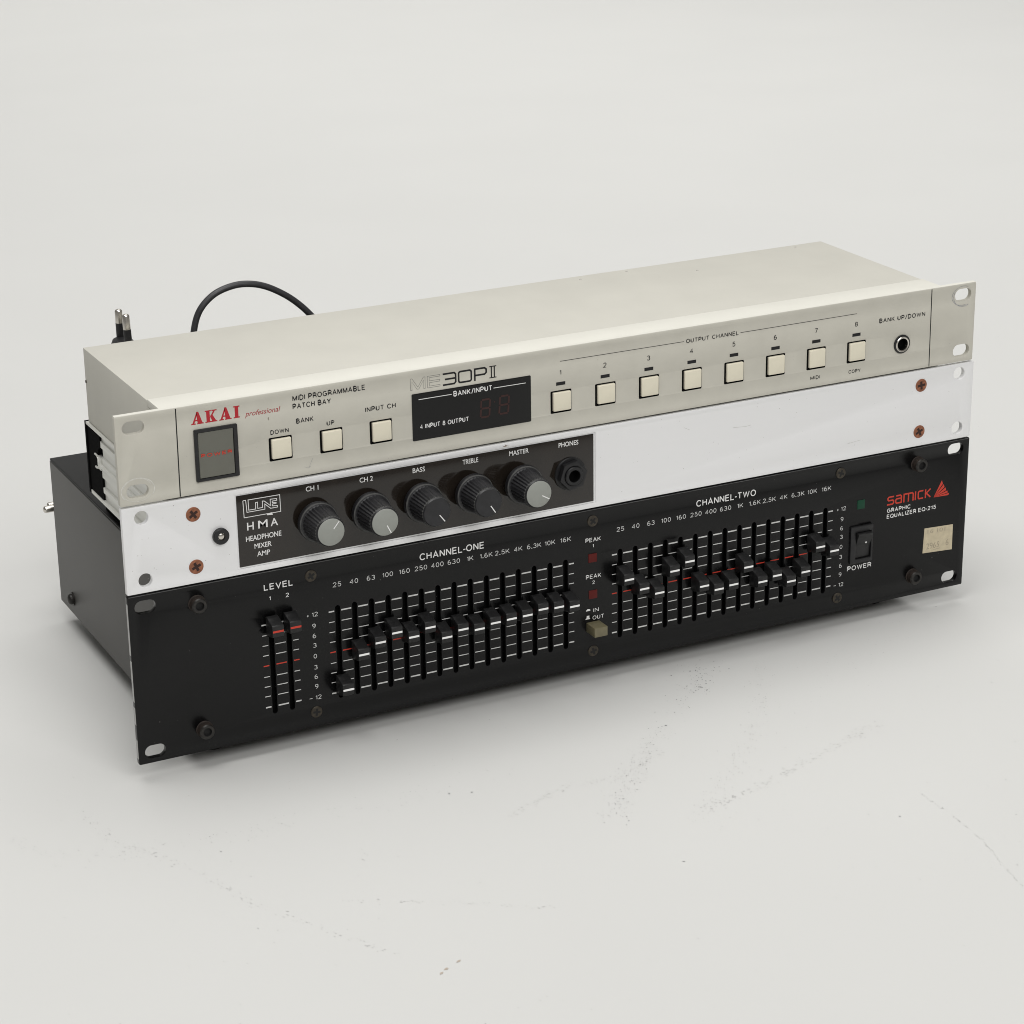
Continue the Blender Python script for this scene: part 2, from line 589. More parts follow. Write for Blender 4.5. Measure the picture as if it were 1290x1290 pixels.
def tube(bm, pts, r, n=12, mi=0, sub=8):
    """smooth round tube through 3-D points (mm)"""
    P = [Vector(p) for p in pts]
    path = []
    for i in range(len(P) - 1):
        p0 = P[max(0, i - 1)]; p1 = P[i]; p2 = P[i + 1]; p3 = P[min(len(P) - 1, i + 2)]
        for k in range(sub):
            t = k / sub
            path.append(0.5 * ((2 * p1) + (p2 - p0) * t + (2 * p0 - 5 * p1 + 4 * p2 - p3) * t * t
                               + (3 * p1 - p0 - 3 * p2 + p3) * t ** 3))
    path.append(P[-1])
    up = Vector((0, 1, 0.01)).normalized()
    rings = []
    for i, p in enumerate(path):
        d = (path[min(i + 1, len(path) - 1)] - path[max(i - 1, 0)]).normalized()
        u = (up - d * up.dot(d)).normalized()
        v = d.cross(u)
        up = u
        rings.append([bm.verts.new(p + (u * math.cos(2 * math.pi * k / n) + v * math.sin(2 * math.pi * k / n)) * r)
                      for k in range(n)])
    for a, b in zip(rings, rings[1:]):
        for k in range(n):
            f = bm.faces.new((a[k], a[(k + 1) % n], b[(k + 1) % n], b[k]))
            f.material_index = mi
    bm.faces.new(list(reversed(rings[0]))).material_index = mi
    bm.faces.new(rings[-1]).material_index = mi


def rod(bm, p0, p1, r0, r1=None, n=20, mi=0, dome=0.0):
    """straight round rod between two points, optional rounded far end"""
    p0, p1 = Vector(p0), Vector(p1)
    r1 = r0 if r1 is None else r1
    d = (p1 - p0).normalized()
    u = d.orthogonal().normalized()
    v = d.cross(u)
    st = [(p0, r0), (p1 - d * dome, r1)]
    if dome:
        for k in (30, 60, 85):
            a = math.radians(k)
            st.append((p1 - d * dome + d * dome * math.sin(a), r1 * math.cos(a)))
    rings = [[bm.verts.new(c + (u * math.cos(2 * math.pi * k / n) + v * math.sin(2 * math.pi * k / n)) * r)
              for k in range(n)] for c, r in st]
    for a, b in zip(rings, rings[1:]):
        for k in range(n):
            bm.faces.new((a[k], a[(k + 1) % n], b[(k + 1) % n], b[k])).material_index = mi
    bm.faces.new(list(reversed(rings[0]))).material_index = mi
    bm.faces.new(rings[-1]).material_index = mi


def cross_screw(bm, cx, cz, y, r, h, rot, mi=0, mr=1, dome=0.4):
    """round screw head standing h proud of y, with flat dark bars painting the shade of a cross recess"""
    lathe(bm, cx, cz, [(r, y + 0.05), (r, y - h * 0.5), (r * 0.93, y - h * 0.85), (r * 0.6, y - h), (0.02, y - h)], 32, mi)
    c, s = math.cos(rot), math.sin(rot)
    for k, (L, w) in enumerate(((r * 0.64, r * 0.19), (r * 0.19, r * 0.64))):  # recess shade painted as two flat bars on the head
        poly = [(-L, -w), (L, -w), (L, w), (-L, w)]
        f = bm.faces.new([bm.verts.new((cx + x * c - z * s, y - h - 0.03 - 0.01 * k, cz + x * s + z * c)) for x, z in poly])
        f.material_index = mr


# ------------------------------------------------------------------ the setting: studio floor and sweep
rnd = random.Random(7)
bm = BM()
prof = [(-3200, 0.0), (-600, 0.0), (-200, 0), (200, 0), (600, 0), (2600, 0.0)]
for i in range(1, 13):
    a = math.radians(90 * i / 12)
    prof.append((2600 + 1200 * math.sin(a), 1200 * (1 - math.cos(a))))
prof.append((3800, 3200))
xs = [-4000, -1000, -300, 0, 300, 600, 1000, 1500, 4500]
grid = [[bm.verts.new((x, y, z + FLOOR)) for x in xs] for y, z in prof]
for a, b in zip(grid, grid[1:]):
    for i in range(len(xs) - 1):
        bm.faces.new((a[i], a[i + 1], b[i + 1], b[i]))


def fleck(x, y, s, mi, stretch=1.0, ang=0.0):
    n = rnd.randint(5, 7)
    vs = []
    for k in range(n):
        a = 2 * math.pi * k / n
        r = s * rnd.uniform(0.5, 1.0)
        px, py = r * math.cos(a) * stretch, r * math.sin(a)
        vs.append(bm.verts.new((x + px * math.cos(ang) - py * math.sin(ang),
                                y + px * math.sin(ang) + py * math.cos(ang), FLOOR + 0.12 + 0.05 * rnd.random())))
    bm.faces.new(vs).material_index = mi


def trail(path, count, spread, smin, smax, mi, stretch=1.0):
    seg = [(Vector(a), Vector(b)) for a, b in zip(path, path[1:])]
    tot = sum((b - a).length for a, b in seg)
    for _ in range(count):
        d = rnd.random() * tot
        for a, b in seg:
            if d <= (b - a).length:
                break
            d -= (b - a).length
        v = (b - a).normalized()
        p = a + v * d + Vector((-v.y, v.x)) * rnd.gauss(0, spread)
        fleck(p.x, p.y, rnd.uniform(smin, smax) ** 1.0, mi, stretch * rnd.uniform(0.7, 1.4), math.atan2(v.y, v.x) + rnd.gauss(0, .2))


# worn scuffs where the photograph shows them
trail([(312, -2), (300, -20), (283, -38), (252, -66), (221, -95), (193, -126), (178, -144)], 150, 4.5, 0.12, 0.45, 1, 1.2)
trail([(308, -8), (296, -27), (286, -36)], 60, 5.0, 0.15, 0.6, 1, 1.0)
trail([(252, -66), (215, -100), (180, -140)], 260, 4.0, 0.10, 0.35, 2, 1.6)
trail([(339, -16), (313, -60), (295, -82), (256, -122), (215, -161)], 220, 4.0, 0.12, 0.4, 2, 2.2)
trail([(224, -152), (260, -144), (314, -124), (351, -112)], 170, 2.0, 0.12, 0.42, 2, 2.5)
trail([(139, -116), (172, -101), (206, -102), (240, -90)], 120, 1.4, 0.10, 0.35, 2, 2.0)
trail([(322, -186), (322, -210), (319, -239), (312, -265), (309, -279)], 110, 0.35, 0.10, 0.3, 2, 2.2)
trail([(-72, -25), (-60, -48), (-42, -62), (23, -71), (71, -70), (129, -78)], 200, 4.0, 0.08, 0.28, 1, 1.2)
trail([(-34, -13), (-30, -50), (-5, -95), (6, -137), (44, -203)], 160, 1.6, 0.10, 0.35, 2, 2.2)
trail([(40, -150), (80, -172), (120, -200)], 60, 1.0, 0.10, 0.3, 2, 2.2)
trail([(360, -60), (420, -10), (470, 40), (520, 60)], 150, 10.0, 0.10, 0.4, 2, 1.2)
for x, y in ((254, -64), (231, -88), (221, -96), (196, -124), (126, -80), (136, -84), (190, -190), (300, -200)):
    fleck(x, y, rnd.uniform(0.4, 0.75), 1, 1.8, rnd.uniform(0, 3))
for x, y in ((54, -225), (57, -223), (64, -220)):
    fleck(x, y, rnd.uniform(0.7, 1.1), 3, 2.0, 0.5)
for _ in range(420):
    fleck(rnd.uniform(-140, 520), rnd.uniform(-380, 30), rnd.uniform(0.10, 0.34), rnd.choice((1, 2, 2, 2)), rnd.uniform(1, 2.2), rnd.uniform(0, 3.1))
floor = obj("floor", fix(bm), [M['floor'], M['scuff'], M['scuff_pale'], M['scuff_tan']], smooth=60)
floor['kind'] = 'structure'
floor['label'] = "white scuffed studio floor sweeping up into a plain backdrop"
floor['category'] = "floor"

# ------------------------------------------------------------------ black graphic equalizer (bottom unit)
EQ = thing("graphic_equalizer", "black two-channel graphic equalizer with rows of sliders, bottom of the stack on the floor",
           "equalizer", (241, 100, FLOOR))
EX1 = 482.9
SL1 = [105.3 + 9.0 * i for i in range(15)]
SL2 = [263.15 + 9.02 * i for i in range(15)]
LV = [70.3, 79.4]
holes = [slot(8.4, 81.6, 10.4, 6.6), slot(8.4, 6.8, 10.4, 6.6), slot(473.9, 82.6, 10.4, 6.6), slot(473.9, 7.1, 10.4, 6.6)]
for x in SL1 + SL2:
    holes.append(slot(x, 38.4, 2.5, 49.4))
for x in LV:
    holes.append(slot(x, 37.9, 2.5, 50.0))
bm = BM()
plate(bm, rrect(-0.1, EX1, 1.0, 88.0, 0.7, 3), holes, 0.0, 3.0, 0.2)
eq_panel = obj("front_panel", bm, [M['black_metal']], EQ)
bm = BM()
box(bm, 62, 400, 3.05, 3.6, 4, 72)
obj("slot_shade_sheet", bm, M['void'], eq_panel, smooth=0)  # black sheet added behind the slots to paint the shade inside them
# bare scraped left edge of the panel
bm = BM()
for z0, z1 in ((58, 84), (34, 55), (22, 31), (4, 14)):
    box(bm, -0.16, -0.06, 0.25, 2.4, z0, z1)
obj("scraped_edge", bm, M['bare_edge'], eq_panel, smooth=0)
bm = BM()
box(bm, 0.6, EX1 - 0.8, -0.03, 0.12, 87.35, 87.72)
obj("painted_top_highlight", bm, M['highlight_grey'], eq_panel, smooth=0)  # highlight along the panel's top edge, painted as a thin grey strip

bm = BM()
box(bm, 26.0, 457.0, 3.8, 213.5, 4.3, 86.5, 0.5, 0, 3)
eq_case = obj("case", bm, [M['case']], EQ)
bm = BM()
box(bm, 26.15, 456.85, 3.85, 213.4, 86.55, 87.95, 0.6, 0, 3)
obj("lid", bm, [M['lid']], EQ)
bm = BM()
for y in (188.5,):
    t = bmesh.new()
    lathe(t, 0, 0, [(5.2, 0.02), (5.2, -0.8), (4.2, -0.9), (4.2, -1.8), (3.4, -2.9), (1.9, -3.5), (0.05, -3.6)], 28)
    bmesh.ops.recalc_face_normals(t, faces=t.faces[:])
    for v in t.verts:
        a, b, c = v.co
        v.co = (26.0 + b * .9, y + a * 0.72, 14.0 + c * 0.72)
    merge(bm, t)
obj("case_screw", fix(bm), M['bolt'], eq_case)
f0 = None
for x, y in ((45, 25), (438, 25), (45, 190), (438, 190)):
    if f0 is None:
        bm = BM()
        t = bmesh.new()
        lathe(t, 0, 0, [(7.0, 0), (8.0, 4.4 - FLOOR)], 24)
        for v in t.verts:
            a, b, c = v.co
            v.co = (x + a, y + c, FLOOR + b)
        merge(bm, t)
        f0 = obj("rubber_foot", fix(bm), M['rubber'], EQ)
        fx, fy = x, y
    else:
        dup(f0, (x - fx, y - fy, 0), EQ)

# printed scales
TZ = [60.4, 54.85, 49.5, 44.3, 38.85, 33.05, 27.8, 22.65, 16.85]
def scale_marks(white, red, slots, dz):
    for k, z in enumerate(TZ):
        z += dz
        th = 0.72 if k in (0, 8) else 0.44
        b = red if k == 4 else white
        if k == 4:
            th = 0.6
        segs = [(slots[0] - 4.8, slots[0] - 1.9)]
        for a, c in zip(slots, slots[1:]):
            segs.append((a + 1.85, c - 1.85))
        segs.append((slots[-1] + 1.9, slots[-1] + 4.8))
        for a, c in segs:
            flat(b, [(a, z - th / 2), (c, z - th / 2), (c, z + th / 2), (a, z + th / 2)])


def printed(name, bm, m_, parent):
    return obj(name, bm, M[m_], parent, smooth=0)


FREQ = ["25", "40", "63", "100", "160", "250", "400", "630", "1K", "1.6K", "2.5K", "4K", "6.3K", "10K", "16K"]
DB = ["12", "9", "6", "3", "0", "3", "6", "9", "12"]


def decibels(white, cx):
    for i, s in enumerate(DB):
        z = [60.8, 54.8, 49.5, 44.5, 38.75, 32.85, 27.7, 22.6, 16.65][i]
        print_centred(white, s, cx + (0.7 if len(s) > 1 else 0), z, 2.35, 1.15, weight=.13)
    x0 = cx - 2.4
    flat(white, [(x0 - 1.0, 60.4), (x0 - 0.1, 60.4), (x0 - 0.1, 60.75), (x0 - 1.0, 60.75)])
    flat(white, [(x0 - 1.6, 16.4), (x0 - 0.1, 16.4), (x0 - 0.1, 16.7), (x0 - 1.6, 16.7)])
    stroke(white, [(x0 - 0.55, 61.15), (x0 - 0.55, 60.0)], 0.32)


for slots, dz, head in ((LV, 0.0, None), (SL1, 0.0, ("CHANNEL-ONE", 149.9, 185.4, 78.1)), (SL2, 0.25, ("CHANNEL-TWO", 308.5, 345.0, 78.1))):
    white, red = BM(), BM()
    scale_marks(white, red, slots, dz)
    if head:
        for x, f in zip(slots, FREQ):
            print_centred(white, f, x + 0.15, 74.15, 2.5, 1.17, weight=.125)
    else:
        decibels(white, 92.5)
    if slots is SL2:
        decibels(white, 400.3)
    printed("scale_print", white, 'scale_ink', eq_panel)
    printed("zero_mark", red, 'orange_red', eq_panel)
    white = BM()
    if head:
        print_text(white, *head, 3.6, weight=.15)
    else:
        print_text(white, "LEVEL", 67.7, 82.7, 78.1, 3.2, weight=.15)
        print_centred(white, "1", 70.5, 73.7, 2.2, 1.0)
        print_centred(white, "2", 79.5, 73.7, 2.2, 1.15)
    printed("heading", white, 'white_ink', eq_panel)
for x, z, n in ((242.9, 70.1, "1"), (243.1, 49.9, "2")):
    white = BM()
    print_text(white, "PEAK", x, x + 8.9, z, 2.3)
    print_centred(white, n, x + 4.4, z - 2.2, 1.9, 1.1)
    printed("light_lettering", white, 'white_ink', eq_panel)
white = BM()
print_text(white, "IN", 247.2, 250.6, 31.0, 2.2)
print_text(white, "OUT", 246.9, 253.7, 26.8, 2.2)
flat(white, [(243.0, 32.2), (245.6, 32.2), (245.5, 32.9), (244.9, 33.3), (243.9, 33.3), (243.3, 32.8)])
flat(white, [(242.8, 27.6), (245.4, 27.6), (245.4, 28.1), (245.0, 28.4), (245.0, 29.6), (243.5, 29.6), (243.4, 28.4), (242.8, 28.0)])
printed("button_lettering", white, 'white_ink', eq_panel)
white = BM()
print_text(white, "POWER", 404.8, 420.6, 23.4, 2.8, weight=.16)
printed("switch_lettering", white, 'white_ink', eq_panel)
white = BM()
print_text(white, "GRAPHIC", 429.7, 445.3, 53.05, 2.4, weight=.165)
print_text(white, "EQUALIZER", 429.7, 449.1, 49.65, 2.4, weight=.165)
print_text(white, "EQ-215", 450.5, 462.4, 49.75, 2.4, weight=.165)
printed("model_lettering", white, 'white_ink', eq_panel)

# red maker's emblem
bm = BM()
SB, ST, w = 57.7, 62.0, 0.85
stroke(bm, [(434.0, ST), (430.6, ST), (430.0, ST - 0.6), (430.0, 60.6), (430.6, 60.0), (433.2, 60.0), (433.8, 59.4),
            (433.8, SB + .6), (433.2, SB), (429.5, SB)], w)
stroke(bm, [(435.4, ST), (438.2, ST), (438.9, ST - .7), (438.9, SB), (435.8, SB), (435.2, SB + .6), (435.2, 59.7), (435.8, 60.2), (438.5, 60.2)], w)
stroke(bm, [(440.6, SB - .4), (440.6, ST), (446.0, ST), (446.7, ST - .7), (446.7, SB - .4)], w)
stroke(bm, [(443.6, ST - .4), (443.6, SB - .4)], w)
stroke(bm, [(448.2, SB - .4), (448.2, ST + .4)], w)
stroke(bm, [(453.4, ST), (450.7, ST), (450.1, ST - .6), (450.1, SB + .6), (450.7, SB), (453.4, SB)], w)
stroke(bm, [(454.9, SB - .4), (454.9, ST + .4)], w)
stroke(bm, [(458.2, ST + .3), (455.4, 60.1), (458.3, SB - .3)], w)
tip = Vector((460.5, 56.7))
ed = [(465.6, 65.9), (467.0, 63.4), (468.3, 61.2), (469.6, 59.2), (470.7, 57.6), (470.7, 56.5)]
pv = [(tip.x + 0.2, tip.y), None]
for i in range(5):
    a, b = Vector(ed[i]), Vector(ed[i + 1])
    q = b + (a - b) * (0.25 if i < 4 else 0.0)
    n_ = b + (tip - b) * 0.12
    flat(bm, [tuple(tip), tuple(q + (tip - q) * 0.05), tuple(a)][::-1] if i < 4 else [tuple(tip), (470.2, 56.35), (470.9, 56.9), (470.7, 57.6)])
obj("emblem", bm, M['orange_red'], eq_panel, smooth=0)

# slider caps
KN1 = [22.8, 39.8, 44.4, 47.8, 43.7, 46.9, 39.7, 42.2, 40.5, 42.1, 42.4, 42.5, 44.1, 43.4, 42.1]
KN2 = [50.5, 43.7, 39.7, 50.2, 53.8, 38.2, 34.7, 35.6, 43.8, 33.7, 35.5, 30.5, 34.2, 46.7, 42.9]
PR = [(-1.0, 5.0), (-2.2, 5.3), (-4.0, 4.9), (-6.0, 4.1), (-8.0, 3.55), (-9.4, 3.2), (-9.9, 2.75),
      (-9.9, -2.6), (-9.4, -3.1), (-8.0, -3.4), (-6.0, -3.9), (-4.0, -4.6), (-2.2, -5.0), (-1.0, -4.8)]


def slider(x, z, col):
    bm = BM()
    prism_x(bm, [(a, b + z) for a, b in PR], x - 2.95, x + 2.95, 0.18)
    box(bm, x - 0.6, x + 0.6, -1.5, 2.9, z - 2.2, z + 2.2)
    k = obj("slider_cap", bm, M['cap_black'], EQ, smooth=25)
    bm = BM()
    box(bm, x - 2.75, x + 2.75, -9.99, -9.8, z - 0.5, z + 0.5)
    obj("pointer_line", bm, M[col], k, smooth=0)
    return k


k0 = slider(SL1[0], KN1[0] - 1.0, 'pointer_white')
for xs_, zs_ in ((SL1, KN1), (SL2, KN2)):
    for i in range(15):
        if xs_ is SL1 and i == 0:
            continue
        dup(k0, (xs_[i] - SL1[0], 0, zs_[i] - KN1[0]), EQ)
k1 = slider(LV[0], 60.1, 'orange_red')
k1['label'] = "black slider cap with a red line"
k2 = dup(k1, (LV[1] - LV[0], 0, 0.4), EQ)

# socket bolts
b0 = None
for x, z in ((33.7, 78.4), (33.6, 12.8), (448.6, 78.4), (448.4, 12.6)):
    if b0 is None:
        bm = BM()
        lathe(bm, x, z, [(4.3, 0.03), (4.3, -0.3), (3.9, -0.5), (3.9, -4.0), (3.4, -4.6), (2.2, -4.6), (2.1, -3.0), (0.05, -3.0)], 32,
              mis=[1, 1, 1, 0, 0, 2, 2])
        b0 = obj("socket_bolt", fix(bm), [M['bolt'], M['rust'], M['recess']], EQ)
        bx, bz = x, z
    else:
        dup(b0, (x - bx, 0, z - bz), EQ)
# small cross screws
s0 = None
for i, (x, z) in enumerate(((92.0, 81.2), (91.8, 8.9), (247.0, 81.5), (247.2, 9.3), (398.4, 81.5), (398.9, 9.1))):
    if s0 is None:
        bm = BM()
        cross_screw(bm, x, z, 0.0, 3.0, 0.55, 0.5)
        s0 = obj("panel_screw", fix(bm), [M['dark_screw'], M['recess']], EQ)
        sx_, sz_ = x, z
    else:
        c = dup(s0, (x - sx_, 0, z - sz_), EQ)
        c.rotation_euler = (0, 0.6 * i, 0)
# peak lights, power light
bm = BM()
box(bm, 244.5, 249.4, -0.35, 0.5, 58.9, 63.6, 0.15)
pl = obj("peak_light", bm, M['red_lens'], EQ)
dup(pl, (0.2, 0, -20.2), EQ)
bm = BM()
box(bm, 409.9, 414.7, -0.35, 0.5, 58.6, 63.7, 0.15)
obj("power_light", bm, M['green_lens'], EQ)
# bypass push button
bm = BM()
box(bm, 243.3, 251.0, -9.0, 1.0, 20.6, 25.8, 0.35)
obj("push_button", bm, M['olive'], EQ)
# power rocker
bm = BM()
plate(bm, rrect(405.6, 420.1, 27.6, 49.2, 0.8, 4), [rrect(409.0, 418.9, 30.1, 45.6, 0.3, 3)], -1.6, 0.05, 0.3)
box(bm, 408.4, 419.4, 0.0, 0.6, 29.6, 46.2)
sw = obj("power_switch", bm, M['black_plastic'], EQ)
bm = BM()
prism_x(bm, [(0.0, 45.3), (-3.0, 45.3), (-3.8, 44.9), (-2.0, 40.2), (-1.0, 37.6), (-0.6, 33.0), (-0.5, 30.4), (0.0, 30.4)], 409.3, 418.6, 0.2)
rk = obj("rocker", bm, M['cap_black'], sw)
bm = BM()
t = bmesh.new()
bmesh.ops.create_uvsphere(t, u_segments=12, v_segments=8, radius=0.55)
for v in t.verts:
    v.co = Vector((415.4 + v.co.x, -1.75 + v.co.y * 0.4, 39.2 + v.co.z))
merge(bm, t)
obj("switch_mark", bm, M['white_ink'], rk)
# price sticker
bm = BM()
prism_y(bm, [(455.4, 39.3), (474.6, 38.4), (474.7, 23.5), (454.8, 24.7)], -0.12, -0.005)
st = obj("sticker", bm, M['paper'], EQ, smooth=0)
st['label'] = "yellowed paper price sticker with faded handwriting"
bm = BM()
text(bm, "16 101", 457.5, 469.5, 36.0, 2.2, y=-0.12, bold=0.0, rise=-0.5)
text(bm, "2965", 457.2, 465.8, 26.6, 3.4, y=-0.12, bold=0.0)
text(bm, "6", 470.2, 472.2, 26.6, 3.6, y=-0.12, bold=0.0)
stroke(bm, [(462.0, 25.6), (466.4, 25.9)], 0.3, y=-0.12)
obj("handwriting", bm, M['pencil'], st, smooth=0)

# ------------------------------------------------------------------ headphone mixer (middle unit)
HM = thing("headphone_mixer", "bare aluminium headphone mixer with five round knobs on a dark plate, middle of the stack",
           "mixer", (241, 60, 88.4))
HX0, HX1, HZ0, HZ1 = 0.2, 483.0, 88.6, 131.6
holes = [circle(9.5, 94.8, 3.4), circle(9.6, 125.9, 3.4), circle(473.6, 126.0, 3.6), circle(474.0, 94.8, 3.6),
         rrect(55.4, 248.8, 91.3, 128.9, 0.3, 2)]
bm = BM()
plate(bm, rrect(HX0, HX1, HZ0, HZ1, 0.5, 3), holes, 0.0, 3.0, 0.22)
hm_panel = obj("front_panel", bm, M['alu'], HM)
bm = BM()
box(bm, 54, 250, 3.02, 3.6, 90.2, 129.8)
box(bm, 55.5, 248.7, 0.55, 3.0, 91.4, 128.8)
obj("recess_floor", bm, M['alu'], hm_panel, smooth=0)
bm = BM()
box(bm, 56.35, 247.8, 0.15, 0.53, 92.2, 128.25, 0.1)
lab = obj("label_plate", bm, M['label'], HM)
LY = 0.15
bm = BM()
text(bm, "H", 61.0, 64.4, 110.3, 3.8, LY, bold=0.01)
text(bm, "M", 66.6, 71.4, 110.3, 3.8, LY, bold=0.01)
text(bm, "A", 72.9, 76.7, 110.3, 3.8, LY, bold=0.01)
text(bm, "HEADPHONE", 60.1, 78.1, 104.7, 2.5, LY)
text(bm, "MIXER", 64.2, 72.9, 100.4, 2.4, LY)
text(bm, "AMP", 65.3, 71.9, 96.3, 2.4, LY)
printed("model_lettering", bm, 'white_ink', lab)
for body, x0, x1, zb in (("CH 1", 91.6, 98.1, 124.5), ("CH 2", 119.5, 126.5, 124.2), ("BASS", 147.6, 154.2, 124.3), ("TREBLE", 174.6, 183.1, 124.15),
                         ("MASTER", 200.2, 211.1, 124.35), ("PHONES", 227.9, 239.1, 124.1)):
    bm = BM()
    text(bm, body, x0, x1, zb, 2.35, LY)
    printed("control_lettering", bm, 'white_ink', lab)
bm = BM()
stroke(bm, [(59.6, 125.5), (59.8, 116.9), (78.35, 116.9), (78.2, 125.35), (62.2, 125.5), (62.3, 120.35), (65.8, 120.3),
            (65.9, 123.55), (66.85, 123.55), (66.85, 120.45), (69.25, 120.45), (69.35, 123.65), (70.25, 123.55),
            (73.25, 120.75), (73.3, 123.9), (76.6, 123.7)], 0.34, LY)
stroke(bm, [(76.6, 123.7), (76.6, 122.8), (74.3, 122.8), (74.3, 122.0), (76.2, 121.8), (76.2, 121.4), (74.25, 121.3), (74.25, 120.4),
            (76.8, 120.1), (76.8, 119.35), (73.3, 119.35), (70.5, 122.0), (70.4, 119.4), (61.35, 119.4), (61.0, 125.5), (59.6, 125.5)], 0.34, LY)
flat(bm, [(71.2, 116.2), (74.3, 115.9), (74.0, 116.9), (73.5, 117.3), (72.6, 116.9), (71.5, 117.1)], LY)
printed("emblem", bm, 'white_ink', lab)


def turn(cx, cz, ang, grey):
    n = 64
    bm = BM()
    lathe(bm, cx, cz, [(4.5, 0.14), (4.5, -3.9)], 24, mi=2)
    lathe(bm, cx, cz, [(9.6, -3.8), (10.1, -4.2), (10.1, -6.0), (9.9, -6.5), (9.35, -6.8), (9.0, -6.9), (8.75, -7.3),
                       (7.75, -19.9), (7.35, -20.5), (7.1, -20.9), (6.95, -21.2), (0.05, -21.2)], n,
          flute=(6, 7, 0.42), mis=[0, 0, 0, 1, 0, 0, 0, 1, 0, 0, 0])
    k = obj("control_knob", fix(bm), [M['knob'], M['knob_edge'], M['void']], HM, smooth=18)
    bm = BM()
    if grey:
        lathe(bm, cx, cz, [(6.75, -21.15), (6.75, -21.5), (6.5, -21.65), (0.05, -21.65)], 48)
        fix(bm)
        c = obj("cap", bm, M['knob_cap'], k)
        par, y = c, -21.65
        k['label'] = "black control knob with a grey cap"
    else:
        par, y = k, -21.2
        k['label'] = "all-black control knob"
    bm = BM()
    a = math.radians(ang)
    d = Vector((math.cos(a), math.sin(a)))
    o_ = Vector((cx, cz))
    stroke(bm, [tuple(o_ + d * 1.9), tuple(o_ + d * 6.5)], 0.5, y)
    obj("pointer_line", bm, M['white_ink'], par, smooth=0)


for cx, cz, ang, g in ((95.05, 110.35, 50, True), (122.95, 110.3, -64, True), (150.55, 110.25, -53, False),
                       (178.2, 110.15, -57, False), (205.6, 110.1, -31, True)):
    turn(cx, cz, ang, g)
# headphone socket: washer, hex nut, bushing
bm = BM()
lathe(bm, 234.2, 109.4, [(8.7, 0.12), (8.7, -0.6), (8.4, -0.9), (4.0, -0.9)], 40, cap=False)
hexp = [(234.3 + 8.0 * math.cos(math.radians(60 * k + 12)), 109.3 + 8.0 * math.sin(math.radians(60 * k + 12))) for k in range(6)]
plate(bm, hexp, [circle(234.3, 109.3, 5.1, 32)], -4.2, -0.9, 0.4)
lathe(bm, 234.3, 109.3, [(5.0, -0.5), (5.0, -4.6), (4.6, -5.0), (3.3, -5.0), (3.1, -4.6), (3.1, -0.4), (0.05, -0.4)], 32,
      mis=[0, 0, 0, 0, 1, 1], cap=False)
obj("headphone_socket", fix(bm), [M['black_plastic'], M['void']], HM, smooth=30)
# copper screws and washer screw
c0 = None
for i, (x, z) in enumerate(((34.7, 123.2), (34.6, 96.9), (448.6, 123.1), (448.6, 96.8))):
    if c0 is None:
        bm = BM()
        cross_screw(bm, x, z, 0.0, 3.6, 0.3, 0.6)
        c0 = obj("copper_screw", fix(bm), [M['copper'], M['copper_dark']], HM)
        cx0, cz0 = x, z
    else:
        c = dup(c0, (x - cx0, 0, z - cz0), HM)
        c.rotation_euler = (0, (0.0, 0.2, 0.5, 0.15)[i], 0)
bm = BM()
lathe(bm, 47.4, 110.2, [(4.0, 0.05), (4.0, -1.6), (3.6, -2.1), (1.9, -2.1), (1.8, -1.2), (0.05, -1.2)], 32,
      mis=[0, 0, 0, 0, 1])
lathe(bm, 47.4, 110.2, [(1.7, -1.1), (1.7, -1.5), (1.1, -1.9), (0.05, -2.0)], 20, mi=1)
obj("washer_screw", fix(bm), [M['rubber'], M['steel']], HM)
# extruded side rails with ribs, end caps, deck plates
side = [(24.6, 98.8), (21.0, 98.8), (21.0, 100.7), (22.4, 100.9), (22.4, 104.4), (21.6, 104.8), (21.6, 107.6), (22.6, 107.9), (22.6, 112.6),
        (21.6, 113.0), (21.6, 117.6), (20.9, 118.0), (20.9, 119.6), (21.8, 119.9), (21.8, 123.4), (22.7, 123.7), (22.7, 128.4), (21.7, 128.8),
        (21.7, 132.0), (22.5, 132.3), (22.5, 135.3), (21.0, 135.6), (21.0, 136.8), (24.6, 136.8)]
bm = BM()
prism_y(bm, side, 3.2, 99.0)
prism_y(bm, [(21.0, 98.8), (24.6, 98.8), (24.6, 100.6), (21.0, 100.6)], 99.0, 118.5)
prism_y(bm, [(21.0, 135.6), (24.6, 135.6), (24.6, 136.8), (21.0, 136.8)], 99.0, 119.5)
prism_y(bm, [(21.2, 116.5), (23.4, 116.5), (23.4, 123.2), (21.2, 123.2)], 99.0, 104.5)
# the little screw channel curling out of the cut end
loop = []
for k in range(12):
    a = math.radians(75 + 19 * k)
    loop.append((21.3, 107.0 - 3.9 * math.sin(a - math.pi / 2) * 1.25, 119.6 + 3.5 * math.sin(a)))
tube(bm, [(21.3, 103.5, 123.0)] + loop + [(21.3, 103.0, 116.8)], 0.5, 8, sub=2)
rail = obj("side_rail", bm, M['alu_bare'], HM, smooth=20)
bm = BM()
prism_y(bm, [(457.8, 98.8), (461.4, 98.8), (461.4, 136.8), (457.8, 136.8)], 3.2, 118.5)
obj("side_rail", bm, M['alu_bare'], HM, smooth=20)
bm = BM()
prism_x(bm, [(99.1, 100.7), (119.4, 100.7), (119.4, 135.5), (99.1, 135.5), (99.1, 129.0), (103.0, 126.5), (105.0, 123.4), (105.0, 116.4), (99.1, 116.0)], 21.5, 24.4)
box(bm, 20.9, 24.6, 119.55, 121.5, 98.8, 136.8)
obj("end_plate", bm, M['void'], HM, smooth=0)
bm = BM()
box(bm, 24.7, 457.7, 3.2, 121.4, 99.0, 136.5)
box(bm, 28.0, 456.0, 3.2, 119.0, 88.1, 99.0)  # black block added to fill the shaded gap under the rails
obj("case", bm, M['void'], HM, smooth=0)
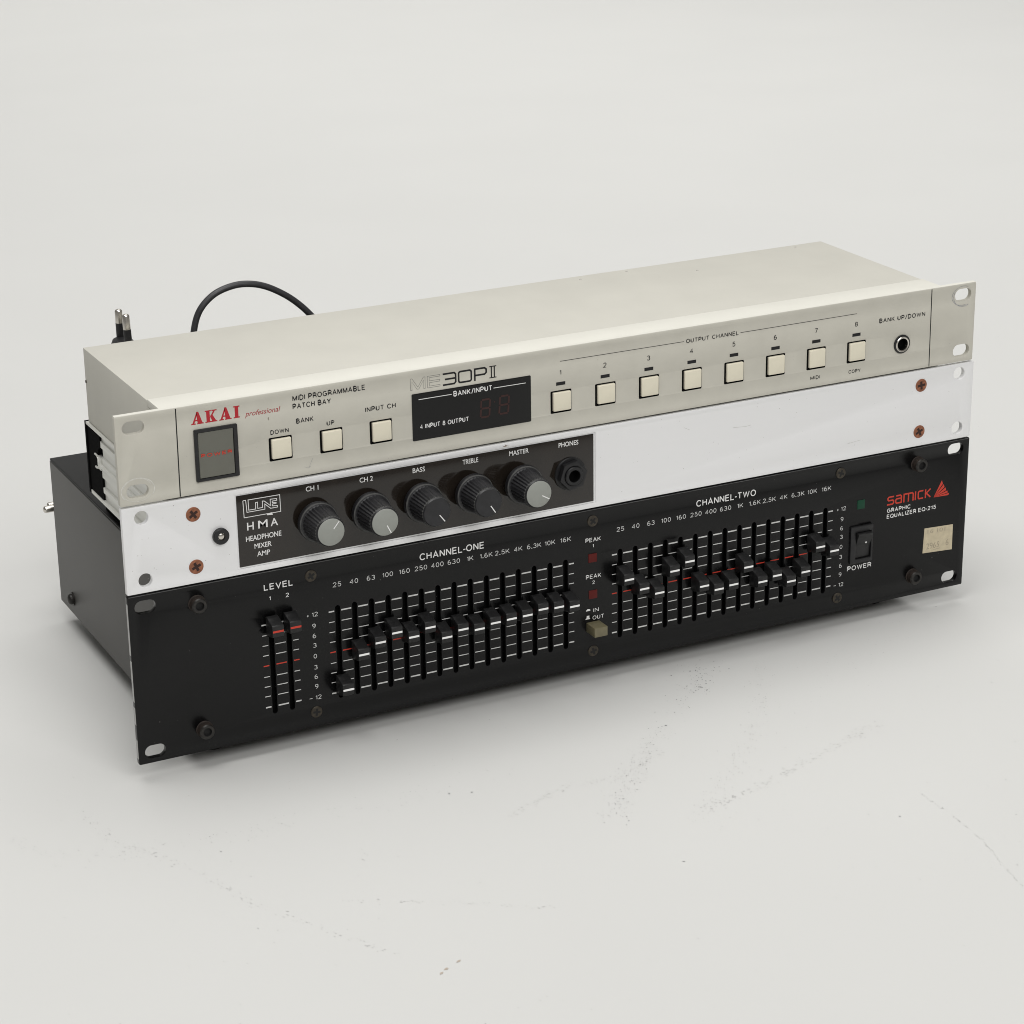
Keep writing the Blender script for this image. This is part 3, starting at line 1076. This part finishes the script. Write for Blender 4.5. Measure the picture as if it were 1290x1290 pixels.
# ------------------------------------------------------------------ beige patch bay (top unit)
PB = thing("patch_bay", "cream beige patch bay with square buttons and red lettering, top of the stack", "patch bay", (241, 60, 132.6))
PX1, PZ0, PZ1 = 481.8, 132.7, 176.2
BTN = [(79.9, 148.4), (105.75, 148.1), (131.6, 148.4)] + [(229.4 + 25.17 * i, 148.3) for i in range(8)]
holes = [slot(8.7, 170.0, 10.6, 6.3), slot(8.8, 139.2, 10.6, 6.3), slot(473.6, 170.1, 10.6, 6.8), slot(474.0, 139.0, 10.6, 6.8)]
for x, z in BTN:
    holes.append(rrect(x - 5.8, x + 5.8, z - 5.75, z + 5.75, 0.5, 3))
holes.append(circle(434.6, 148.3, 4.9, 36))
bm = BM()
plate(bm, rrect(-0.05, PX1, PZ0, PZ1, 0.9, 4), holes, 0.0, 3.0, 0.25)
pb_panel = obj("front_panel", bm, M['beige'], PB)
bm = BM()
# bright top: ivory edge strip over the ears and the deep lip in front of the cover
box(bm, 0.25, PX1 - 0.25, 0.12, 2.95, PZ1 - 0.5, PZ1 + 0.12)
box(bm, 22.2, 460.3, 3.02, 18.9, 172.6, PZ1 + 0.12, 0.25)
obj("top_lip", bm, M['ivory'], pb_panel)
bm = BM()
box(bm, 64, 420, 3.1, 4.0, 138, 158)
obj("button_shade_sheet", bm, M['void'], pb_panel, smooth=0)  # black sheet added to keep the space behind the buttons in shade
bm = BM()
box(bm, 22.1, 460.5, 19.0, 118.0, 137.0, 175.8, 0.5)
box(bm, 23.0, 459.6, 4.1, 18.9, 137.2, 172.4)
box(bm, 22.1, 22.9, 4.1, 18.95, 137.2, 172.4)
cov = obj("cover", bm, M['beige_cover'], PB)
bm = BM()
rv = None
for x, y in ((440, 113), (330, 113), (300, 111), (365, 96)):
    if rv is None:
        lathe(bm, 0, 0, [(0.75, 0), (0.6, 0.25), (0.05, 0.3)], 12)
        for v in bm.verts:
            a, b, c = v.co
            v.co = (x + a, y + c, 175.78 + b)
        rv = obj("cover_rivet", fix(bm), M["grime"], cov)
    else:
        dup(rv, (x - 440, y - 113, 0), cov)
bm = BM()
lathe(bm, 0, 0, [(0.9, 0), (0.8, -0.4), (0.05, -0.5)], 14)
for v in bm.verts:
    a, b, c = v.co
    v.co = (22.1 + b, 116.4 + a * 0.8, 158.5 + c)
obj("cover_screw", fix(bm), M['dark_screw'], cov)

seam = None
for x0, x1 in ((29.4, 29.05), (452.75, 453.1)):
    bm = BM()
    stroke(bm, [(x0, 175.9), (x1, 133.0)], 0.55)
    printed("panel_seam", bm, 'ink', pb_panel)


def letter_group(name, items, w=.165):
    bm = BM()
    for body, x0, x1, zb, cap in items:
        print_text(bm, body, x0, x1, zb, cap, weight=w)
    return bm


printed("title_lettering", letter_group("t", (("MIDI PROGRAMMABLE", 86.9, 124.1, 170.5, 2.65), ("PATCH BAY", 86.8, 106.3, 166.5, 2.65))), 'ink', pb_panel)
printed("button_lettering", letter_group("t", (("BANK", 88.2, 97.1, 159.2, 2.45), ("DOWN", 75.1, 84.3, 155.75, 2.2), ("UP", 103.7, 107.6, 155.75, 2.2))), 'ink', pb_panel)
for it in (("INPUT CH", 123.7, 139.7, 159.2, 2.45), ("MIDI", 377.1, 383.1, 136.9, 1.95), ("COPY", 401.1, 408.7, 136.7, 1.95)):
    printed("button_lettering", letter_group("t", (it,)), 'ink', pb_panel)
printed("socket_lettering", letter_group("t", (("BANK UP/DOWN", 419.5, 449.0, 161.8, 2.45),)), 'ink', pb_panel)
for i in range(8):
    bm = BM()
    print_centred(bm, str(i + 1), 229.1 + 25.13 * i, 163.4, 2.6, 1.05, weight=.155)
    printed("channel_number", bm, 'ink', pb_panel)
bm = letter_group("t", (("OUTPUT CHANNEL", 301.2, 332.5, 167.9, 2.25),))
stroke(bm, [(229.0, 169.1), (300.0, 169.0)], 0.27)
stroke(bm, [(333.5, 168.95), (405.1, 169.1)], 0.27)
printed("channel_lettering", bm, 'ink', pb_panel)
# bold model number
thin = BM()
ink = BM()
b_, t_, w = 166.5, 172.0, 0.9
stroke(ink, [(164.9, t_), (171.0, t_), (171.8, t_ - .8), (171.8, b_ + .8), (171.0, b_), (164.9, b_)], w)
stroke(ink, [(166.0, 169.25), (171.4, 169.25)], w)
stroke(ink, rrect(173.4, 180.2, b_, t_, 1.0, 3), w, closed=True)
stroke(ink, [(182.1, b_ - .4), (182.1, t_), (187.4, t_), (188.3, t_ - .8), (188.3, 169.6), (187.4, 168.8), (182.4, 168.8)], w)
for x in (191.1, 192.7):
    stroke(ink, [(x, 166.5), (x, 172.0)], 0.65)
stroke(ink, [(190.0, 166.4), (193.8, 166.4)], 0.5)
stroke(ink, [(190.0, 172.1), (193.8, 172.1)], 0.5)
printed("model_lettering", ink, 'ink', pb_panel)
# rub marks left by rack-screw washers
bm = BM()
stroke(bm, arc(8.9, 139.6, 8.0, 6.0, -30, 215, 30), 0.5)
stroke(bm, arc(8.7, 140.2, 6.9, 5.2, 20, 170, 20), 0.35)
stroke(bm, arc(8.7, 139.2, 7.2, 5.0, 190, 330, 20), 0.3)
printed("washer_mark", bm, 'washer_mark', pb_panel)
bm = BM()
stroke(bm, arc(473.4, 169.6, 7.2, 5.2, 120, 285, 26), 0.32)
stroke(bm, arc(473.8, 169.4, 6.5, 5.6, 150, 300, 26), 0.4)
stroke(bm, arc(473.4, 170.4, 6.4, 4.6, 60, 130, 12), 0.25)
printed("washer_mark", bm, 'grey_mark', pb_panel)
stroke(thin, [(147.7, 166.4), (147.7, 172.2), (148.6, 172.2), (151.6, 167.6), (154.6, 172.2), (155.5, 172.2), (155.5, 166.4), (154.7, 166.4),
              (154.7, 170.7), (152.1, 166.6), (151.1, 166.6), (148.5, 170.7), (148.5, 166.4)], 0.17, closed=True)
stroke(thin, [(156.7, 166.4), (156.7, 172.2), (163.4, 172.2), (163.4, 171.4), (157.7, 171.4), (157.7, 169.8), (163.3, 169.8), (163.3, 168.9),
              (157.7, 168.9), (157.7, 167.2), (163.4, 167.2), (163.4, 166.4)], 0.17, closed=True)
obj("outline_lettering", thin, M['ink_thin'], pb_panel, smooth=0)

# red slab-serif name
bm = BM()
zb, zt = 166.85, 172.6


def letter_a(x0, x1):
    xm = (x0 + x1) / 2 - 0.1
    flat(bm, [(x0 + .5, zb), (x0 + 1.5, zb), (xm + .1, zt - 1.2), (xm - .1, zt)][::1])
    _ = flat(bm, [(x1 - 3.0, zb), (x1 - .5, zb), (xm + .8, zt + .2), (xm - .3, zt + .2), (xm - .25, zt - .8)])
    flat(bm, [(x0 + 1.9, zb + 1.5), (x1 - 2.2, zb + 1.5), (x1 - 2.4, zb + 2.1), (x0 + 2.1, zb + 2.1)], -0.006)
    flat(bm, [(x0, zb - .05), (x0 + 2.4, zb - .05), (x0 + 2.2, zb + .5), (x0 + .2, zb + .5)], -0.012)
    flat(bm, [(x1 - 3.4, zb - .05), (x1, zb - .05), (x1 - .2, zb + .5), (x1 - 3.2, zb + .5)], -0.012)


def serif_bar(xc, w, s):
    flat(bm, [(xc - w / 2, zb), (xc + w / 2, zb), (xc + w / 2, zt), (xc - w / 2, zt)])
    flat(bm, [(xc - s / 2, zb - .05), (xc + s / 2, zb - .05), (xc + s / 2, zb + .5), (xc - s / 2, zb + .5)], -0.012)
    flat(bm, [(xc - s / 2, zt - .5), (xc + s / 2, zt - .5), (xc + s / 2, zt + .05), (xc - s / 2, zt + .05)], -0.012)


letter_a(36.4, 42.7)
serif_bar(44.9, 1.7, 3.0)
flat(bm, [(45.6, 169.0), (47.6, 172.3), (48.5, 172.3), (46.5, 169.2)], -0.004)
flat(bm, [(45.9, 169.9), (46.9, 170.6), (49.0, zb), (46.9, zb)], -0.008)
flat(bm, [(46.3, zb - .05), (49.4, zb - .05), (49.2, zb + .45), (46.5, zb + .45)], -0.014)
flat(bm, [(46.7, zt - .5), (49.2, zt - .5), (49.2, zt + .02), (46.7, zt + .02)], -0.014)
letter_a(50.2, 56.4)
serif_bar(58.9, 1.75, 3.1)
obj("red_lettering", bm, M['red_ink'], pb_panel, smooth=0)
bm = BM()
text(bm, "professional", 63.0, 80.7, 166.75, 2.5, bold=0.004, shear=0.28)
obj("slanted_lettering", bm, M['red_text'], pb_panel, smooth=0)

# square push buttons
p0 = None
for x, z in BTN:
    if p0 is None:
        bm = BM()
        box(bm, x - 4.75, x + 5.15, -1.3, 3.0, z - 4.65, z + 5.1, 0.6, 0, 3)
        p0 = obj("push_button", bm, M['cream'], PB)
        bm = BM()
        plate(bm, rrect(x - 5.75, x + 5.75, z - 5.7, z + 5.7, 0.5, 3), [rrect(x - 4.95, x + 5.3, z - 4.85, z + 5.3, 0.4, 3)], -0.12, 2.6, 0.05)
        obj("gap_shade_frame", bm, M['void'], p0)  # black frame painting the shade in the gap round each button
        px0, pz0 = x, z
    else:
        dup(p0, (x - px0, 0, z - pz0), PB)
i0 = None
for i in range(8):
    if i0 is None:
        bm = BM()
        box(bm, 226.7, 231.8, -0.15, 0.3, 156.75, 158.45, 0.08)
        i0 = obj("indicator_light", bm, M['ink'], PB)
    else:
        dup(i0, (25.15 * i, 0, 0), PB)
# display window
bm = BM()
plate(bm, rrect(148.1, 212.5, 140.6, 164.4, 0.6, 4), [], -0.4, 0.05, 0.12)
dw = obj("display_window", bm, M['glass'], PB)
DY = -0.4
bm = BM()
stroke(bm, [(151.6, 161.35), (169.3, 161.35)], 0.33, DY)
stroke(bm, [(191.9, 161.05), (209.6, 161.0)], 0.33, DY)
print_text(bm, "BANK/INPUT", 170.2, 191.2, 160.1, 2.6, DY, weight=.15)
print_text(bm, "4 INPUT 8 OUTPUT", 152.0, 178.2, 146.3, 2.3, DY, weight=.15)
obj("lettering", bm, M['white_ink'], dw, smooth=0)
bm = BM()


def digit(x0, x1, z0, z1):
    zm = (z0 + z1) / 2
    s = 0.35
    for a, b in (((x0, zm + s), (x0 + .3, z1 - s)), ((x1, zm + s), (x1 + .3, z1 - s)), ((x0 - .3, z0 + s), (x0, zm - s)), ((x1 - .3, z0 + s), (x1, zm - s)),
                 ((x0 + s + .3, z1), (x1 - s + .3, z1)), ((x0 + s, zm), (x1 - s, zm)), ((x0 + s - .3, z0), (x1 - s - .3, z0))):
        stroke(bm, [a, b], 0.95, DY)


digit(184.9, 189.7, 147.0, 155.9)
digit(195.1, 200.0, 147.2, 156.2)
stroke(bm, [(192.3, 154.2), (192.4, 153.6)], 0.7, DY)
obj("digit", bm, M['segment'], dw, smooth=0)
# power switch
bm = BM()
plate(bm, rrect(37.2, 58.5, 138.8, 164.4, 0.6, 4), [rrect(38.8, 56.5, 140.2, 162.8, 0.3, 3)], -1.3, 0.05, 0.25)
pw = obj("power_switch", bm, M['black_plastic'], PB)
bm = BM()
prism_x(bm, [(0.05, 162.7), (-0.95, 162.6), (-0.55, 151.6), (-0.95, 140.4), (0.05, 140.3)], 39.1, 56.35, 0.15)
rk = obj("rocker", bm, M['grey_plastic'], pw, smooth=10)
bm = BM()
print_text(bm, "POWER", 40.1, 55.4, 150.4, 1.75, -0.72, weight=.2)
obj("red_lettering", bm, M['orange_red'], rk, smooth=0)
# footswitch socket
bm = BM()
lathe(bm, 434.6, 148.3, [(5.1, 0.1), (5.1, -0.5), (4.7, -0.7), (4.3, -0.7), (4.25, -0.3)], 36, mi=0, cap=False)
lathe(bm, 434.6, 148.3, [(4.3, 0.5), (4.25, -0.9), (3.9, -1.15), (3.3, -1.0), (3.1, 0.2)], 36, mi=1, cap=False)
lathe(bm, 434.6, 148.3, [(3.15, -0.3), (3.0, 2.5), (0.05, 2.6)], 32, mi=2, cap=False)
obj("footswitch_socket", fix(bm), [M['black_plastic'], M['steel'], M['void']], PB)
ft = None
for x, y in ((120, 60), (360, 60)):
    bm = BM()
    box(bm, x - 6, x + 6, y - 6, y + 6, 136.55, 137.1)
    if ft is None:
        ft = obj("rubber_foot", bm, M['rubber'], PB, smooth=0)
    else:
        bm.free()
        dup(ft, (240, 0, 0), PB)

# ------------------------------------------------------------------ small wear marks on the three fronts


def speck(bm, x, z, r, y=0.0):
    n = rnd.randint(5, 7)
    flat(bm, [(x + r * rnd.uniform(.5, 1) * math.cos(2 * math.pi * k / n), z + r * rnd.uniform(.5, 1) * math.sin(2 * math.pi * k / n)) for k in range(n)], y)


bm = BM()
for x, z in ((11.5, 21.5), (461.5, 21.0), (128.5, 72.2), (152.0, 87.3), (154.2, 87.3), (380.0, 87.2)):
    speck(bm, x, z, 0.45)
for _ in range(60):
    speck(bm, rnd.uniform(3, 480), rnd.uniform(3, 86), rnd.uniform(0.10, 0.28))
o = printed("dust", bm, 'dust', eq_panel)
o['kind'] = 'stuff'
bm = BM()
for _ in range(70):
    speck(bm, rnd.uniform(250.5, 470), rnd.uniform(90, 130), rnd.uniform(0.08, 0.26))
for _ in range(24):
    speck(bm, rnd.uniform(2, 53), rnd.uniform(90, 130), rnd.uniform(0.08, 0.28))
stroke(bm, [(330.0, 118.2), (338.0, 117.6), (341.0, 117.9)], 0.10)
stroke(bm, [(300.5, 123.0), (304.0, 121.2)], 0.10)
stroke(bm, [(402.0, 97.5), (410.5, 98.3)], 0.10)
o = printed("grime", bm, 'grime', hm_panel)
o['kind'] = 'stuff'
bm = BM()
flat(bm, [(198.3 - 1.8, 129.9 - .1), (198.3 - .4, 129.9 - .5), (198.3 + .6, 129.9 - .2), (198.3 + 2.1, 129.9 - .3), (198.3 + .5, 129.9 + .25), (198.3 + .1, 129.9 + .9), (198.3 - .5, 129.9 + .2)])
printed("chip", bm, 'chip', hm_panel)
bm = BM()
stroke(bm, [(93.6, 138.0 - 2.0), (93.6 + .9, 138.0 + .2), (93.6 + 2.2, 138.0 + 2.8)], 0.16)
stroke(bm, [(93.6 - 2.4, 138.0 - .8), (93.6 - .6, 138.0 - 1.5), (93.6 + 1.0, 138.0 - 1.2)], 0.13)
printed("scratch", bm, 'grey_mark', pb_panel)
bm = BM()
for _ in range(45):
    speck(bm, rnd.uniform(3, 478), rnd.uniform(134, 175), rnd.uniform(0.07, 0.2))
o = printed("grime", bm, 'grime', pb_panel)
o['kind'] = 'stuff'

# ------------------------------------------------------------------ power leads behind the stack
def lead(name, label, pts, body, ends, group):
    """cable + flat two-pin plug: body = (centre of pin face, axis towards the pins, across, half width)"""
    c, ax, across, hw = (Vector(v) if not isinstance(v, float) else v for v in body)
    t = thing(name, label, "power cord", tuple(c), group)
    bm = BM()
    tube(bm, pts, 1.75, 14, sub=10)
    obj("cable", bm, M['cable'], t)
    bm = BM()
    third = ax.cross(across)
    prev = None
    for d, a, b in ((0.0, hw * 0.70, 4.0), (-1.0, hw * 0.86, 5.2), (-4, hw, 6.2), (-14, hw * 0.98, 5.6), (-24, hw * 0.60, 5.0), (-34, 3.4, 3.4), (-46, 2.5, 2.5)):
        ring_ = [bm.verts.new(c + ax * d + across * (a * math.copysign(abs(math.cos(2 * math.pi * k / 28)) ** 0.7, math.cos(2 * math.pi * k / 28)))
                              + third * (b * math.copysign(abs(math.sin(2 * math.pi * k / 28)) ** 0.7, math.sin(2 * math.pi * k / 28)))) for k in range(28)]
        if prev:
            for k in range(28):
                bm.faces.new((prev[k], prev[(k + 1) % 28], ring_[(k + 1) % 28], ring_[k]))
        else:
            bm.faces.new(ring_)
        prev = ring_
    bm.faces.new(list(reversed(prev)))
    pl_ = obj("plug", fix(bm), M['rubber'], t)
    for s, tip_ in zip((-1, 1), ends):
        bm = BM()
        base = c + across * (s * 9.3 * hw / 13.5)
        tip_ = Vector(tip_)
        mid = base + (tip_ - base) * 0.5
        rod(bm, base - ax * 0.5, mid, 2.0, mi=1)
        rod(bm, mid, tip_, 1.95, dome=1.2, mi=0)
        obj("pin", fix(bm), [M['steel'], M['rubber']], pl_, smooth=40)
    return t


lead("power_cord", "black power cord looping above the rear edge with its two-pin plug standing upright",
     [(51, 142, 126), (52, 142.5, 112), (58, 144, 100), (70, 147, 97), (81, 149, 103), (87, 150, 117), (89.5, 150, 134), (90.3, 150, 151), (91.4, 150, 166), (95.2, 150, 176.8),
      (103, 150, 184.2), (112.9, 150, 187.6), (122.6, 150, 187.8), (132.7, 150, 185), (143.7, 150, 178.7), (152.4, 150, 171.4),
      (160, 149, 163), (174, 143, 148), (185, 130, 141), (189, 117.5, 140)],
     ((51.2, 142, 169.2), (0.0, 0.0, 1.0), (-0.07, -0.9975, 0.0), 12.5), ((50.2, 134, 185.4), (51.55, 150, 183.9))[::-1], "power cords")
lead("power_cord", "power cord behind the black case with only its silver plug pins showing at far left",
     [(88.5, 236.5, 51.2), (104.5, 238.5, 48.2), (126.5, 240.5, 37.2), (146.5, 232.5, 29.2),
      (154.5, 214.0, 27.2)],
     ((46.5, 236.5, 51.2), (-1.0, 0.0, 0.0), (0.0, 0.97, -0.245), 11.0), ((24.1, 228.0, 53.34), (30.81, 245.0, 49.01)), "power cords")
